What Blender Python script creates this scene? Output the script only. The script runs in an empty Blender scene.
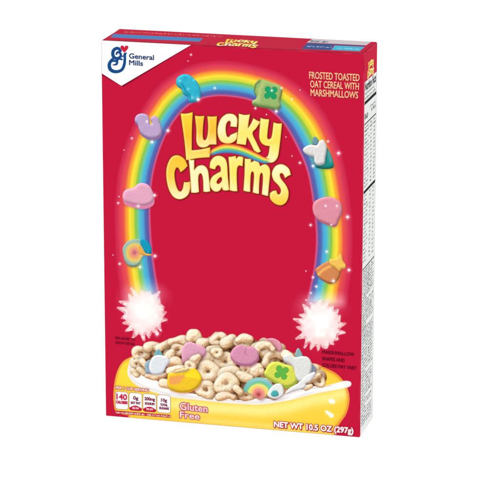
import bpy, bmesh, math, random
import numpy as np
from mathutils import Matrix, Vector

# ------------------------------------------------------------------ camera, world, exposure
S = bpy.context.scene
C = S.collection
BW, BD, BH = 0.1972, 0.0446, 0.29            # carton width, depth, height (m)
CAM = np.array((0.6202, -1.9561, 0.6894)); YAW, PITCH, ROLL = 0.2543, 1.3046, 0.0014
F_PX = 2843.98                               # focal length for a 500 px tall picture
Rm = Matrix.Rotation(YAW, 3, 'Z') @ Matrix.Rotation(PITCH, 3, 'X') @ Matrix.Rotation(ROLL, 3, 'Z')
cd = bpy.data.cameras.new('camera')
cam = bpy.data.objects.new('camera', cd); C.objects.link(cam)
cam.matrix_world = Matrix.Translation(Vector(CAM)) @ Rm.to_4x4()
cd.sensor_fit = 'VERTICAL'; cd.sensor_height = 36.0; cd.sensor_width = 36.0
cd.lens = 36.0 * F_PX / 500.0
cd.clip_start = 0.05; cd.clip_end = 50
S.camera = cam

w = bpy.data.worlds.new('World'); S.world = w; w.use_nodes = True
bg = w.node_tree.nodes['Background']
bg.inputs['Color'].default_value = (1, 1, 1, 1); bg.inputs['Strength'].default_value = 1.0

S.view_settings.view_transform = 'Standard'; S.view_settings.look = 'None'
S.view_settings.exposure = 0; S.view_settings.gamma = 1

def softbox(name, loc, target, size, energy):
    l = bpy.data.lights.new(name, 'AREA'); l.shape = 'RECTANGLE'; l.size = size[0]; l.size_y = size[1]; l.energy = energy
    o = bpy.data.objects.new(name, l); C.objects.link(o); o.location = loc
    o.rotation_euler = (Vector(target) - Vector(loc)).to_track_quat('-Z', 'Y').to_euler()
    return o
softbox('softbox', (-0.9, -1.9, 1.2), (0.1, 0, 0.15), (0.9, 0.9), 1.2)  # added unseen lamp, lifts the front panel a little

# ------------------------------------------------------------------ helpers
def lin(c):
    c = np.asarray(c, dtype=np.float64)
    return np.where(c <= 0.04045, c / 12.92, ((np.clip(c, 0, 1) + 0.055) / 1.055) ** 2.4)
def rgb(*c): return np.array(c, dtype=np.float64) / 255.0

def ink(name, col=None, rough=0.6, spec=0.012, attr=False):
    m = bpy.data.materials.new(name); m.use_nodes = True
    nt = m.node_tree; b = nt.nodes['Principled BSDF']
    b.inputs['Roughness'].default_value = rough
    b.inputs['Specular IOR Level'].default_value = spec
    tc = nt.nodes.new('ShaderNodeTexCoord')
    nz = nt.nodes.new('ShaderNodeTexNoise'); nz.inputs['Scale'].default_value = 900; nz.inputs['Detail'].default_value = 3
    nt.links.new(tc.outputs['Object'], nz.inputs['Vector'])
    mr = nt.nodes.new('ShaderNodeMapRange'); mr.inputs['To Min'].default_value = 0.965; mr.inputs['To Max'].default_value = 1.03
    nt.links.new(nz.outputs['Fac'], mr.inputs['Value'])
    vm = nt.nodes.new('ShaderNodeVectorMath'); vm.operation = 'SCALE'
    nt.links.new(mr.outputs['Result'], vm.inputs['Scale'])
    nt.links.new(vm.outputs['Vector'], b.inputs['Base Color'])
    n2 = nt.nodes.new('ShaderNodeTexNoise'); n2.inputs['Scale'].default_value = 35; n2.inputs['Detail'].default_value = 2
    nt.links.new(tc.outputs['Object'], n2.inputs['Vector'])
    bp = nt.nodes.new('ShaderNodeBump'); bp.inputs['Strength'].default_value = 0.12; bp.inputs['Distance'].default_value = 0.002
    nt.links.new(n2.outputs['Fac'], bp.inputs['Height']); nt.links.new(bp.outputs['Normal'], b.inputs['Normal'])
    if attr:
        a = nt.nodes.new('ShaderNodeAttribute'); a.attribute_name = 'Col'
        nt.links.new(a.outputs['Color'], vm.inputs[0])
    else:
        vm.inputs[0].default_value = tuple(lin(col))
    return m

RED = rgb(197, 23, 59)
M_red = ink('crimson_board', RED)
M_board = ink('grey_board', rgb(150, 140, 135), rough=.8)
M_print = ink('process_print', attr=True)
M_cache = {}
def flat(c):
    k = tuple(int(round(v)) for v in c)
    if k not in M_cache: M_cache[k] = ink('ink_%d_%d_%d' % k, rgb(*k))
    return M_cache[k]

def link(name, me, parent=None):
    o = bpy.data.objects.new(name, me); C.objects.link(o)
    if parent: o.parent = parent
    return o

# The artwork is laid out on a flat printer's sheet; each panel has its own sheet-to-panel mapping.
_R = np.array(Rm)
def _ray(x, y):
    x = np.asarray(x, float); y = np.asarray(y, float)
    d = np.stack([(x - 248.5) / F_PX, (250 - y) / F_PX, -np.ones_like(x)], -1)
    return d @ _R.T
LAYER = 1.2e-5
def to_front(x, y, n):
    d = _ray(x, y); t = (0 - CAM[1]) / d[..., 1]; P = CAM + d * t[..., None]
    P[..., 1] = -LAYER * n; return P
def to_side(x, y, n):
    d = _ray(x, y); t = (BW - CAM[0]) / d[..., 0]; P = CAM + d * t[..., None]
    P[..., 0] = BW + LAYER * n; return P
def to_top(x, y, n):
    d = _ray(x, y); t = (BH - CAM[2]) / d[..., 2]; P = CAM + d * t[..., None]
    P[..., 2] = BH + LAYER * n; return P
MARGIN = 0.0004
def clampf(P):                               # printing never leaves its panel
    P[..., 0] = np.clip(P[..., 0], MARGIN, BW - MARGIN); P[..., 2] = np.clip(P[..., 2], MARGIN, BH - MARGIN)
    return P

def mesh_np(name, V, Q, col=None):
    me = bpy.data.meshes.new(name)
    k = Q.shape[1]
    me.vertices.add(len(V)); me.vertices.foreach_set('co', V.astype(np.float32).ravel())
    me.loops.add(len(Q) * k); me.loops.foreach_set('vertex_index', Q.astype(np.int32).ravel())
    me.polygons.add(len(Q)); me.polygons.foreach_set('loop_start', np.arange(len(Q), dtype=np.int32) * k)
    me.update(calc_edges=True)
    if col is not None:
        a = me.color_attributes.new('Col', 'FLOAT_COLOR', 'POINT')
        a.data.foreach_set('color', col.astype(np.float32).ravel())
    return me

class Cv:
    """a little paint surface: colours and coverage on a grid of points"""
    def __init__(s, X, Y):
        s.X, s.Y = X, Y; s.c = np.zeros(X.shape + (3,)); s.a = np.zeros(X.shape)
    def over(s, col, al):
        al = np.clip(al, 0, 1); na = al + s.a * (1 - al)
        col = np.broadcast_to(col, s.c.shape)
        s.c = np.where((s.a < 1e-3)[..., None], col, s.c)      # unprinted points carry the nearest ink, so edges stay clean
        s.c = np.where(na[..., None] > 1e-6, (col * al[..., None] + s.c * (s.a * (1 - al))[..., None]) / np.maximum(na, 1e-6)[..., None], s.c)
        s.a = na

def smooth(pts, n=6):
    """closed Catmull-Rom outline; a third value of 1 marks a sharp corner"""
    P = [np.array(p[:2], float) for p in pts]; K = [len(p) > 2 for p in pts]; N = len(P); out = []
    for i in range(N):
        p1, p2 = P[i], P[(i + 1) % N]
        p0 = P[i - 1] if not K[i] else p1 - (p2 - p1) * .5
        p3 = P[(i + 2) % N] if not K[(i + 1) % N] else p2 + (p2 - p1) * .5
        for k in range(n):
            t = k / n
            out.append(.5 * ((2 * p1) + (p2 - p0) * t + (2 * p0 - 5 * p1 + 4 * p2 - p3) * t * t + (3 * p1 - p0 - 3 * p2 + p3) * t ** 3))
    return np.array(out)
def curve_open(pts, n=8):
    P = [np.array(p, float) for p in pts]; P = [2 * P[0] - P[1]] + P + [2 * P[-1] - P[-2]]; out = []
    for i in range(1, len(P) - 2):
        p0, p1, p2, p3 = P[i - 1:i + 3]
        for k in range(n):
            t = k / n
            out.append(.5 * ((2 * p1) + (p2 - p0) * t + (2 * p0 - 5 * p1 + 4 * p2 - p3) * t * t + (3 * p1 - p0 - 3 * p2 + p3) * t ** 3))
    out.append(P[-2]); return np.array(out)
def sd_poly(X, Y, P, pad=6.0):
    """signed distance, negative inside; exact only near the outline's box"""
    out = np.full(X.shape, pad)
    m = (X > P[:, 0].min() - pad) & (X < P[:, 0].max() + pad) & (Y > P[:, 1].min() - pad) & (Y < P[:, 1].max() + pad)
    x = X[m]; y = Y[m]
    if x.size == 0: return out
    d2 = np.full(x.shape, 1e9); ins = np.zeros(x.shape, bool)
    for i in range(len(P)):
        ax, ay = P[i]; bx, by = P[(i + 1) % len(P)]
        ex, ey = bx - ax, by - ay; L = ex * ex + ey * ey + 1e-12
        t = np.clip(((x - ax) * ex + (y - ay) * ey) / L, 0, 1)
        d2 = np.minimum(d2, (x - ax - t * ex) ** 2 + (y - ay - t * ey) ** 2)
        c = ((ay > y) != (by > y))
        if ay != by: ins ^= c & (x < (bx - ax) * (y - ay) / (by - ay) + ax)
    d = np.sqrt(d2); out[m] = np.where(ins, -d, d); return out
def sd_line(X, Y, P, W=None):
    """distance to an open polyline; W = half width at each point"""
    d = np.full(X.shape, 1e9); P = np.asarray(P, float)
    if W is None: W = np.zeros(len(P))
    for i in range(len(P) - 1):
        ax, ay = P[i]; ex, ey = P[i + 1] - P[i]; L = ex * ex + ey * ey + 1e-12
        t = np.clip(((X - ax) * ex + (Y - ay) * ey) / L, 0, 1)
        d = np.minimum(d, np.hypot(X - ax - t * ex, Y - ay - t * ey) - (W[i] + (W[i + 1] - W[i]) * t))
    return d
def cov(d, soft=.35): return np.clip(.5 - d / soft, 0, 1)
_rs = np.random.RandomState(5); _tab = _rs.rand(256, 256)
def vnoise(X, Y, s):
    x = X / s + 37.3; y = Y / s + 11.7; xi = np.floor(x).astype(int); yi = np.floor(y).astype(int)
    fx = x - xi; fy = y - yi; fx = fx * fx * (3 - 2 * fx); fy = fy * fy * (3 - 2 * fy)
    g = lambda a, b: _tab[a & 255, b & 255]
    return (g(xi, yi) * (1 - fx) + g(xi + 1, yi) * fx) * (1 - fy) + (g(xi, yi + 1) * (1 - fx) + g(xi + 1, yi + 1) * fx) * fy

# The front artwork is composed on one proof sheet, so every sheet of ink is opaque and its soft edges
# already hold the ink that lies beneath them.
PX0, PY0, PST = 96.0, 24.0, .25
proof = np.ones((1700, 1120, 3)) * RED
def proof_read(X, Y):
    x = np.clip((X - PX0) / PST, 0, proof.shape[1] - 2.001); y = np.clip((Y - PY0) / PST, 0, proof.shape[0] - 2.001)
    i = x.astype(int); j = y.astype(int); fx = (x - i)[..., None]; fy = (y - j)[..., None]
    return (proof[j, i] * (1 - fx) + proof[j, i + 1] * fx) * (1 - fy) + (proof[j + 1, i] * (1 - fx) + proof[j + 1, i + 1] * fx) * fy
def proof_grid(x0, y0, x1, y1):
    i0, i1 = max(0, int(math.ceil((x0 - PX0) / PST))), min(proof.shape[1], int((x1 - PX0) / PST) + 1)
    j0, j1 = max(0, int(math.ceil((y0 - PY0) / PST))), min(proof.shape[0], int((y1 - PY0) / PST) + 1)
    gx, gy = np.meshgrid(PX0 + np.arange(i0, i1) * PST, PY0 + np.arange(j0, j1) * PST)
    return (slice(j0, j1), slice(i0, i1)), gx, gy
def picture(name, parent, boxes, step, fn, layer, to=to_front, warp=None, mat=None, under=None):
    Vs, Qs, Cs, off = [], [], [], 0
    for (x0, y0, x1, y1) in boxes:
        nx = int(math.ceil((x1 - x0) / step)) + 1; ny = int(math.ceil((y1 - y0) / step)) + 1
        X, Y = np.meshgrid(np.linspace(x0, x1, nx), np.linspace(y0, y1, ny))
        cv = Cv(X, Y); fn(cv)
        PX, PY = warp(X, Y) if warp else (X, Y)
        V = to(PX, PY, layer)
        if to is to_front: V = clampf(V)
        V = V.reshape(-1, 3)
        if to is to_front:
            full = cv.c * cv.a[..., None] + proof_read(X, Y) * (1 - cv.a[..., None])
            sl, gx, gy = proof_grid(x0, y0, x1, y1)
            fx = np.clip((gx - x0) / (X[0, 1] - X[0, 0]), 0, nx - 1.001); fy = np.clip((gy - y0) / (Y[1, 0] - Y[0, 0]), 0, ny - 1.001)
            i = fx.astype(int); j = fy.astype(int); fx = (fx - i)[..., None]; fy = (fy - j)[..., None]
            ca = np.concatenate([cv.c * cv.a[..., None], cv.a[..., None]], -1)
            r_ = (ca[j, i] * (1 - fx) + ca[j, i + 1] * fx) * (1 - fy) + (ca[j + 1, i] * (1 - fx) + ca[j + 1, i + 1] * fx) * fy
            proof[sl] = r_[..., :3] + proof[sl] * (1 - r_[..., 3:])
        else: full = cv.c * cv.a[..., None] + (RED if under is None else under) * (1 - cv.a[..., None])
        idx = np.arange(nx * ny).reshape(ny, nx)
        Q = np.stack([idx[:-1, :-1], idx[1:, :-1], idx[1:, 1:], idx[:-1, 1:]], -1).reshape(-1, 4)
        a = cv.a.ravel(); keep = a[Q].max(1) > 0.008; Q = Q[keep]
        used = np.zeros(nx * ny, bool); used[Q.ravel()] = True
        re = np.cumsum(used) - 1
        Vs.append(V[used]); Qs.append(re[Q] + off); off += int(used.sum())
        col = np.concatenate([lin(np.clip(full, 0, 1)).reshape(-1, 3), np.ones((a.size, 1))], 1)
        Cs.append(col[used])
    me = mesh_np(name, np.concatenate(Vs), np.concatenate(Qs), np.concatenate(Cs))
    me.materials.append(mat or M_print)
    return link(name, me, parent)

def shape(name, parent, polys, layer, mat, to=to_front):
    """flat single-ink shapes, each a filled outline on the sheet"""
    bm = bmesh.new()
    for P in polys:
        P = np.asarray(P, float); V = to(P[:, 0], P[:, 1], layer)
        if to is to_front:
            V = clampf(V); sl, gx, gy = proof_grid(P[:, 0].min(), P[:, 1].min(), P[:, 0].max(), P[:, 1].max())
            cc = np.array([int(k) for k in mat.name.split('_')[1:4]]) / 255.; al = cov(sd_poly(gx, gy, P), .25)[..., None]
            proof[sl] = cc * al + proof[sl] * (1 - al)
        try: bm.faces.new([bm.verts.new(v) for v in V])
        except ValueError: pass
    bmesh.ops.triangulate(bm, faces=bm.faces[:])
    me = bpy.data.meshes.new(name); bm.to_mesh(me); bm.free(); me.materials.append(mat)
    return link(name, me, parent)

_gl = {}
def glyph_edges(s):
    """outline segments of a line of type, normalised to its ink box"""
    if s in _gl: return _gl[s]
    cu = bpy.data.curves.new('t', 'FONT'); cu.body = s; cu.fill_mode = 'FRONT'; cu.resolution_u = 3
    o = bpy.data.objects.new('t', cu); C.objects.link(o)
    dg = bpy.context.evaluated_depsgraph_get(); dg.update()
    me = bpy.data.meshes.new_from_object(o.evaluated_get(dg))
    bpy.data.objects.remove(o); bpy.data.curves.remove(cu)
    co = np.array([v.co[:2] for v in me.vertices]); cnt = {}
    for p in me.polygons:
        for k in p.edge_keys: cnt[k] = cnt.get(k, 0) + 1
    E = np.array([k for k, n in cnt.items() if n == 1]); lo, hi = co.min(0), co.max(0)
    co = (co - lo) / (hi - lo); co[:, 1] = 1 - co[:, 1]
    bpy.data.meshes.remove(me); _gl[s] = (co, E); return _gl[s]
def lettering(name, parent, lines, layer, col, bold=.1, outline=0, ocol=None, drop=None, dcol=None, to=to_front, step=.2, unit=1.0, under=None):
    """lines: (string, TL, TR, BR, BL) - the four corners of the string's ink box on the sheet"""
    segs = []
    for (s, TL, TR, BR, BL) in lines:
        co, E = glyph_edges(s); u, v = co[:, 0], co[:, 1]
        TL, TR, BR, BL = [np.array(p, float) for p in (TL, TR, BR, BL)]
        P = TL * ((1 - u) * (1 - v))[:, None] + TR * (u * (1 - v))[:, None] + BR * (u * v)[:, None] + BL * ((1 - u) * v)[:, None]
        segs.append((P[E[:, 0]], P[E[:, 1]]))
    A = np.concatenate([a for a, b in segs]); B = np.concatenate([b for a, b in segs])
    pad = (bold + outline + .6) * unit + (max(map(abs, drop)) if drop else 0)
    def sd(X, Y):
        d2 = np.full(X.shape, 9.0 * unit * unit); ins = np.zeros(X.shape, bool); m = 2.0 * unit
        xs, ys = X[0], Y[:, 0]
        for (ax, ay), (bx, by) in zip(A, B):
            i0, i1 = np.searchsorted(xs, min(ax, bx) - m), np.searchsorted(xs, max(ax, bx) + m)
            j0, j1 = np.searchsorted(ys, min(ay, by) - m), np.searchsorted(ys, max(ay, by) + m)
            w_ = (slice(j0, j1), slice(i0, i1)); x, y = X[w_], Y[w_]
            ex, ey = bx - ax, by - ay; L = ex * ex + ey * ey + 1e-14
            t = np.clip(((x - ax) * ex + (y - ay) * ey) / L, 0, 1)
            d2[w_] = np.minimum(d2[w_], (x - ax - t * ex) ** 2 + (y - ay - t * ey) ** 2)
            if ay != by:
                k0, k1 = sorted((ay, by)); r0, r1 = np.searchsorted(ys, k0), np.searchsorted(ys, k1)
                xx, yy = X[r0:r1], Y[r0:r1]; ins[r0:r1] ^= xx < (bx - ax) * (yy - ay) / (by - ay) + ax
        d = np.sqrt(d2); return np.where(ins, -d, d)
    def fn(cv):
        d = sd(cv.X, cv.Y); sf = .28 * unit
        if drop:
            k = cv.X[0, 1] - cv.X[0, 0]; sx, sy = int(round(drop[0] / k)), int(round(drop[1] / k))
            cv.over(dcol, cov(np.roll(np.roll(d, sy, 0), sx, 1) - (bold + outline) * unit, sf * 1.6))
        if outline: cv.over(ocol, cov(d - (bold + outline) * unit, sf * 1.4))
        cv.over(col, cov(d - bold * unit, sf))
    x0, y0 = np.minimum(A, B).min(0) - pad; x1, y1 = np.maximum(A, B).max(0) + pad
    return picture(name, parent, [(x0, y0, x1, y1)], step, fn, layer, to=to, under=under)

# ------------------------------------------------------------------ the setting: a white surface given an added glow
def build_table():
    m = bpy.data.materials.new('glowing_white_surface'); m.use_nodes = True
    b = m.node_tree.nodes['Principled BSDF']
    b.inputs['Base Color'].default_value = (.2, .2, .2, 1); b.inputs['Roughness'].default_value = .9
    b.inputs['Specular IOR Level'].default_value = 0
    b.inputs['Emission Color'].default_value = (1, 1, 1, 1); b.inputs['Emission Strength'].default_value = 0.93  # added glow keeps the surface white, without contact shade
    nt = m.node_tree; tc = nt.nodes.new('ShaderNodeTexCoord'); nz = nt.nodes.new('ShaderNodeTexNoise'); nz.inputs['Scale'].default_value = 400
    bp = nt.nodes.new('ShaderNodeBump'); bp.inputs['Strength'].default_value = .05; bp.inputs['Distance'].default_value = .0005
    nt.links.new(tc.outputs['Object'], nz.inputs['Vector']); nt.links.new(nz.outputs['Fac'], bp.inputs['Height']); nt.links.new(bp.outputs['Normal'], b.inputs['Normal'])
    bm = bmesh.new(); bmesh.ops.create_circle(bm, cap_ends=True, segments=96, radius=6)
    me = bpy.data.meshes.new('table_surface'); bm.to_mesh(me); bm.free(); me.materials.append(m)
    o = link('table_surface', me); o['kind'] = 'structure'; o['label'] = 'plain white surface with added glow under the carton'
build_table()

# ------------------------------------------------------------------ the carton: folded board, one mesh per panel
root = bpy.data.objects.new('cereal_box', None); C.objects.link(root)
root['label'] = 'red cereal box with rainbow arch, yellow title lettering and printed bowl of cereal'
root['category'] = 'cereal box'

def fold_ink():
    """red ink rubbed thin along the folds"""
    m = ink('rubbed_fold', RED); nt = m.node_tree; b = nt.nodes['Principled BSDF']
    tc = nt.nodes.new('ShaderNodeTexCoord'); nz = nt.nodes.new('ShaderNodeTexNoise'); nz.inputs['Scale'].default_value = 70; nz.inputs['Detail'].default_value = 3
    cr = nt.nodes.new('ShaderNodeValToRGB'); cr.color_ramp.elements[0].position = .42; cr.color_ramp.elements[1].position = .72
    cr.color_ramp.elements[0].color = (*lin(rgb(186, 24, 58)), 1); cr.color_ramp.elements[1].color = (*lin(rgb(210, 56, 88)), 1)
    nt.links.new(tc.outputs['Object'], nz.inputs['Vector']); nt.links.new(nz.outputs['Fac'], cr.inputs['Fac']); nt.links.new(cr.outputs['Color'], b.inputs['Base Color'])
    return m
M_fold = fold_ink()
def build_flap():
    """the outer glued flap, one board thick, lying on the closed top"""
    bm = bmesh.new(); bmesh.ops.create_cube(bm, size=1)
    for v in bm.verts:
        v.co = (.0005 + (v.co.x + .5) * (BW - .0010), .0006 + (v.co.y + .5) * (BD - .0010), BH - .00034 + (v.co.z + .5) * .00034)
        if v.co.y < .01: v.co.x += .0012 if v.co.x < .1 else -.0016
    bmesh.ops.bevel(bm, geom=bm.edges[:], offset=.0001, segments=2, affect='EDGES')
    for f in bm.faces: f.material_index = 0 if f.normal.z > .9 else 1
    me = bpy.data.meshes.new('top_flap'); bm.to_mesh(me); bm.free(); me.materials.append(M_red); me.materials.append(ink('cut_board_edge', rgb(150, 60, 70), rough=.8))
    return link('top_flap', me, root)
def build_panels():
    r = 0.0007
    bm = bmesh.new(); bmesh.ops.create_cube(bm, size=1)
    for v in bm.verts: v.co = ((v.co.x + .5) * BW, (v.co.y + .5) * BD, (v.co.z + .5) * (BH - .00035))
    bmesh.ops.bevel(bm, geom=bm.edges[:], offset=r, segments=5, profile=.5, affect='EDGES')
    groups = {'front_panel': (0, -1, 0), 'back_panel': (0, 1, 0), 'side_panel': (1, 0, 0), 'left_panel': (-1, 0, 0), 'top_panel': (0, 0, 1), 'bottom_panel': (0, 0, -1)}
    pick = {}
    for f in bm.faces:
        n = f.normal
        k = max(groups, key=lambda g: n.dot(Vector(groups[g])) + (.02 if g == 'front_panel' else .01 if g == 'top_panel' else 0))
        pick.setdefault(k, []).append(f.index)
    out = {}
    bm.faces.ensure_lookup_table()
    for k, ids in pick.items():
        b2 = bmesh.new(); mp = {}
        for i in ids:
            vs = []
            for v in bm.faces[i].verts:
                if v.index not in mp: mp[v.index] = b2.verts.new(v.co)
                vs.append(mp[v.index])
            nf = b2.faces.new(vs); nf.smooth = True
            nf.material_index = 0 if bm.faces[i].calc_area() > .002 else 1
        nm = 'side_panel' if k == 'left_panel' else k
        me = bpy.data.meshes.new(nm); b2.to_mesh(me); b2.free(); me.materials.append(M_red); me.materials.append(M_fold)
        # keep flats flat: custom weighting through sharp flag on the big face
        out[k] = link(nm, me, root)
        wn = out[k].modifiers.new('wn', 'WEIGHTED_NORMAL'); wn.keep_sharp = True
    bm.free(); return out
PN = build_panels(); flap = build_flap()
front, side, top = PN['front_panel'], PN['side_panel'], flap
side['label'] = 'narrow right side printed white with small black nutrition text'

# ================================================================== FRONT ARTWORK
# ---- rainbow arch: cross-sections from inner to outer edge
XS = [((163, 306), (123, 309)), ((160, 292), (119, 294)), ((156, 268), (115.5, 270)), ((152.5, 238), (113.5, 239)), ((151.5, 205), (113.5, 204)), ((154, 176), (117, 170)), ((161, 150), (126, 138.5)),
      ((171, 128), (138.5, 112)), ((184, 111), (158, 84)), ((198, 101.5), (184.5, 66.5)), ((215, 97.5), (209.5, 59.8)), ((233, 98.2), (234.5, 60)),
      ((251, 102), (259, 65)), ((268, 110.5), (285, 74)), ((283.3, 125.6), (309, 92)), ((295.4, 146.8), (329, 117)), ((306, 172), (343.5, 155)),
      ((312, 205), (351, 195)), ((315, 237), (354, 235)), ((313, 265), (353, 267)), ((308, 290), (350, 292)), ((304, 308), (347, 310))]
def build_rainbow():
    A = curve_open([a for a, b in XS], 14); B = curve_open([b for a, b in XS], 14)
    nt_ = 190; T = np.linspace(0, 1, nt_)
    K = [0, .05, .10, .17, .21, .30, .34, .43, .46, .57, .60, .68, .73, .84, .90, 1.0]
    Kc = [(205, 60, 105), (190, 90, 150), (92, 88, 160), (82, 108, 176), (80, 158, 208), (76, 186, 212), (110, 195, 160), (140, 196, 70), (205, 212, 60), (252, 224, 62), (250, 190, 50), (240, 138, 62), (230, 84, 74), (222, 66, 90), (212, 54, 86), (203, 36, 72)]
    Ka = [0, .75, 1, 1, 1, 1, 1, 1, 1, 1, 1, 1, 1, .88, .6, 0]
    col = np.stack([np.interp(T, K, [c[i] for c in Kc]) / 255 for i in range(3)], -1); al = np.interp(T, K, Ka)
    n = len(A); P = A[:, None] * (1 - T[None, :, None]) + B[:, None] * T[None, :, None]
    cc = np.broadcast_to(col, (n, nt_, 3)).copy(); aa = np.broadcast_to(al, (n, nt_)).copy()
    # printed fine streaks and the pale rim lines of the artwork
    st = vnoise(T[None, :] * 60 + np.zeros((n, 1)), np.arange(n)[:, None] * .03 + np.zeros((1, nt_)), 1.0)
    cc *= (.985 + .03 * st)[..., None]
    rim = np.exp(-((T - .045) / .02) ** 2) * .3 + np.exp(-((T - .93) / .03) ** 2) * .12
    cc += (1 - cc) * rim[None, :, None] * .7
    # brighter towards both feet, where it runs into the white bursts
    s = np.arange(n) / (n - 1); e = np.clip(1 - np.minimum(s, 1 - s) / .05, 0, 1)[:, None]
    cc += (1 - cc) * (e * .55)[..., None]
    aa *= np.clip(np.minimum(s, 1 - s) / .022, 0, 1)[:, None]
    V = to_front(P[..., 0], P[..., 1], 2).reshape(-1, 3)
    cc = np.clip(cc, 0, 1) * aa[..., None] + RED * (1 - aa[..., None]); K_ = 14; f = np.arange((n - 1) * K_) / K_; i = f.astype(int); f = (f - i)[:, None, None]
    for k, (u, v) in enumerate(((0, 0), (.5, 0))):
        Pf = P[i] * (1 - f) + P[i + 1] * f; Cf = cc[i] * (1 - f) + cc[i + 1] * f
        gi = np.round((Pf[..., 0] + u * .2 - PX0) / PST).astype(int); gj = np.round((Pf[..., 1] - PY0) / PST).astype(int); proof[gj, gi] = Cf
    aa = np.ones_like(aa)
    idx = np.arange(n * nt_).reshape(n, nt_)
    Q = np.stack([idx[:-1, :-1], idx[:-1, 1:], idx[1:, 1:], idx[1:, :-1]], -1).reshape(-1, 4)
    me = mesh_np('rainbow', V, Q, np.concatenate([lin(cc).reshape(-1, 3), aa.reshape(-1, 1)], 1)); me.materials.append(M_print)
    link('rainbow', me, front)
build_rainbow()

# ---- puffy shapes shared by marshmallows
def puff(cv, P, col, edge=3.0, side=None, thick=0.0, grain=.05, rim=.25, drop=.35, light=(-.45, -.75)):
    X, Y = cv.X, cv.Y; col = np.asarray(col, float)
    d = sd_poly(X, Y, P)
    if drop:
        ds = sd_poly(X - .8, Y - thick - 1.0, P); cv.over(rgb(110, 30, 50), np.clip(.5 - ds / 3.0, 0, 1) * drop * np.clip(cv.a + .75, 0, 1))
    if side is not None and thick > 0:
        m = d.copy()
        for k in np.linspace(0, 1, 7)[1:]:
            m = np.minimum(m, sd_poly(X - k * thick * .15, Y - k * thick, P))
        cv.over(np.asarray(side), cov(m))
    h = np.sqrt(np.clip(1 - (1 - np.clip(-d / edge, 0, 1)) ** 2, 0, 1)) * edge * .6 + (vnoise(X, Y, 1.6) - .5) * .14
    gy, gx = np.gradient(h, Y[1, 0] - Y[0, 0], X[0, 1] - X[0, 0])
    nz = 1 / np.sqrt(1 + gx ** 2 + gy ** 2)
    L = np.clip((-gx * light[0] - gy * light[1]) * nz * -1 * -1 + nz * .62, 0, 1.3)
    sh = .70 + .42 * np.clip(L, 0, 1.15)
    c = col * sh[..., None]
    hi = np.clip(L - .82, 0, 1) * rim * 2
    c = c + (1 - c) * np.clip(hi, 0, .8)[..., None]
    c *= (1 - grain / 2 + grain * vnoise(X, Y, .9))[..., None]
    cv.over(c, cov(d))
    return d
def Z(ox, oy, s, pts): return [(ox + p[0] / s, oy + p[1] / s) + tuple(p[2:]) for p in pts]

MS = 11.044
def mm(ox, oy, pts, n=6): return smooth(Z(ox, oy, MS, pts), n)
def m_blue(cv):
    puff(cv, mm(170, 65, [(68, 195), (82, 140), (140, 104), (200, 106), (245, 132), (300, 188), (332, 260), (338, 330), (318, 382), (250, 405), (212, 398), (198, 345), (150, 312), (128, 262), (90, 232)]), rgb(52, 186, 212), 3.2, rgb(20, 120, 165), 1.0)
    d = sd_line(cv.X, cv.Y, Z(170, 65, MS, [(128, 205), (155, 245), (170, 290), (215, 325), (225, 375)])); cv.over(rgb(10, 110, 150), np.exp(-(d / .8) ** 2) * .6 * cv.a)
    for x, y, r in ((165, 150, 2.2), (290, 300, 2.0)): cv.over(rgb(28, 150, 190), np.exp(-(np.hypot(cv.X - 170 - x / MS, cv.Y - 65 - y / MS) / r) ** 2) * .45 * cv.a)
    for x, y, r in ((200, 265, 1.2), (110, 175, 1.3), (262, 165, 1.1), (245, 360, 1.3)): cv.over(rgb(190, 240, 250), np.exp(-(np.hypot(cv.X - 170 - x / MS, cv.Y - 65 - y / MS) / r) ** 2) * .55 * cv.a)
def clover(cv, x, y, r, col, rot=0.0):
    d = np.full(cv.X.shape, 99.)
    for k in range(4):
        a = rot + k * math.pi / 2 + .78
        d = np.minimum(d, sd_line(cv.X, cv.Y, [(x + math.cos(a) * r * .1, y + math.sin(a) * r * .1), (x + math.cos(a) * r * .35, y + math.sin(a) * r * .35), (x + math.cos(a) * r * .62, y + math.sin(a) * r * .62)], [r * .2, r * .34, r * .40]))
    cv.over(col * 1.0, cov(d, .6))
    cv.over(col * .8, np.exp(-((d + .2) / .35) ** 2) * .5 * cv.a)
def m_green(cv):
    puff(cv, mm(245, 70, [(98, 205), (118, 140), (168, 104), (240, 120), (300, 142), (372, 165), (408, 200), (402, 262), (386, 330), (392, 395), (345, 425), (250, 408), (150, 392), (82, 372), (88, 338), (122, 318), (128, 280), (106, 245)]), rgb(156, 190, 112), 3.0, rgb(96, 120, 62), 1.6)
    d = sd_line(cv.X, cv.Y, Z(245, 70, MS, [(100, 235), (120, 160), (165, 115)])); cv.over(rgb(82, 100, 52), np.exp(-(d / 1.0) ** 2) * .7 * cv.a)
    d = sd_line(cv.X, cv.Y, Z(245, 70, MS, [(150, 340), (165, 220), (200, 150)])); cv.over(rgb(196, 205, 130), np.exp(-(d / 1.6) ** 2) * .7 * cv.a)
    clover(cv, 245 + 285 / MS, 70 + 252 / MS, 7.4, rgb(28, 160, 100), .1)
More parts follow.
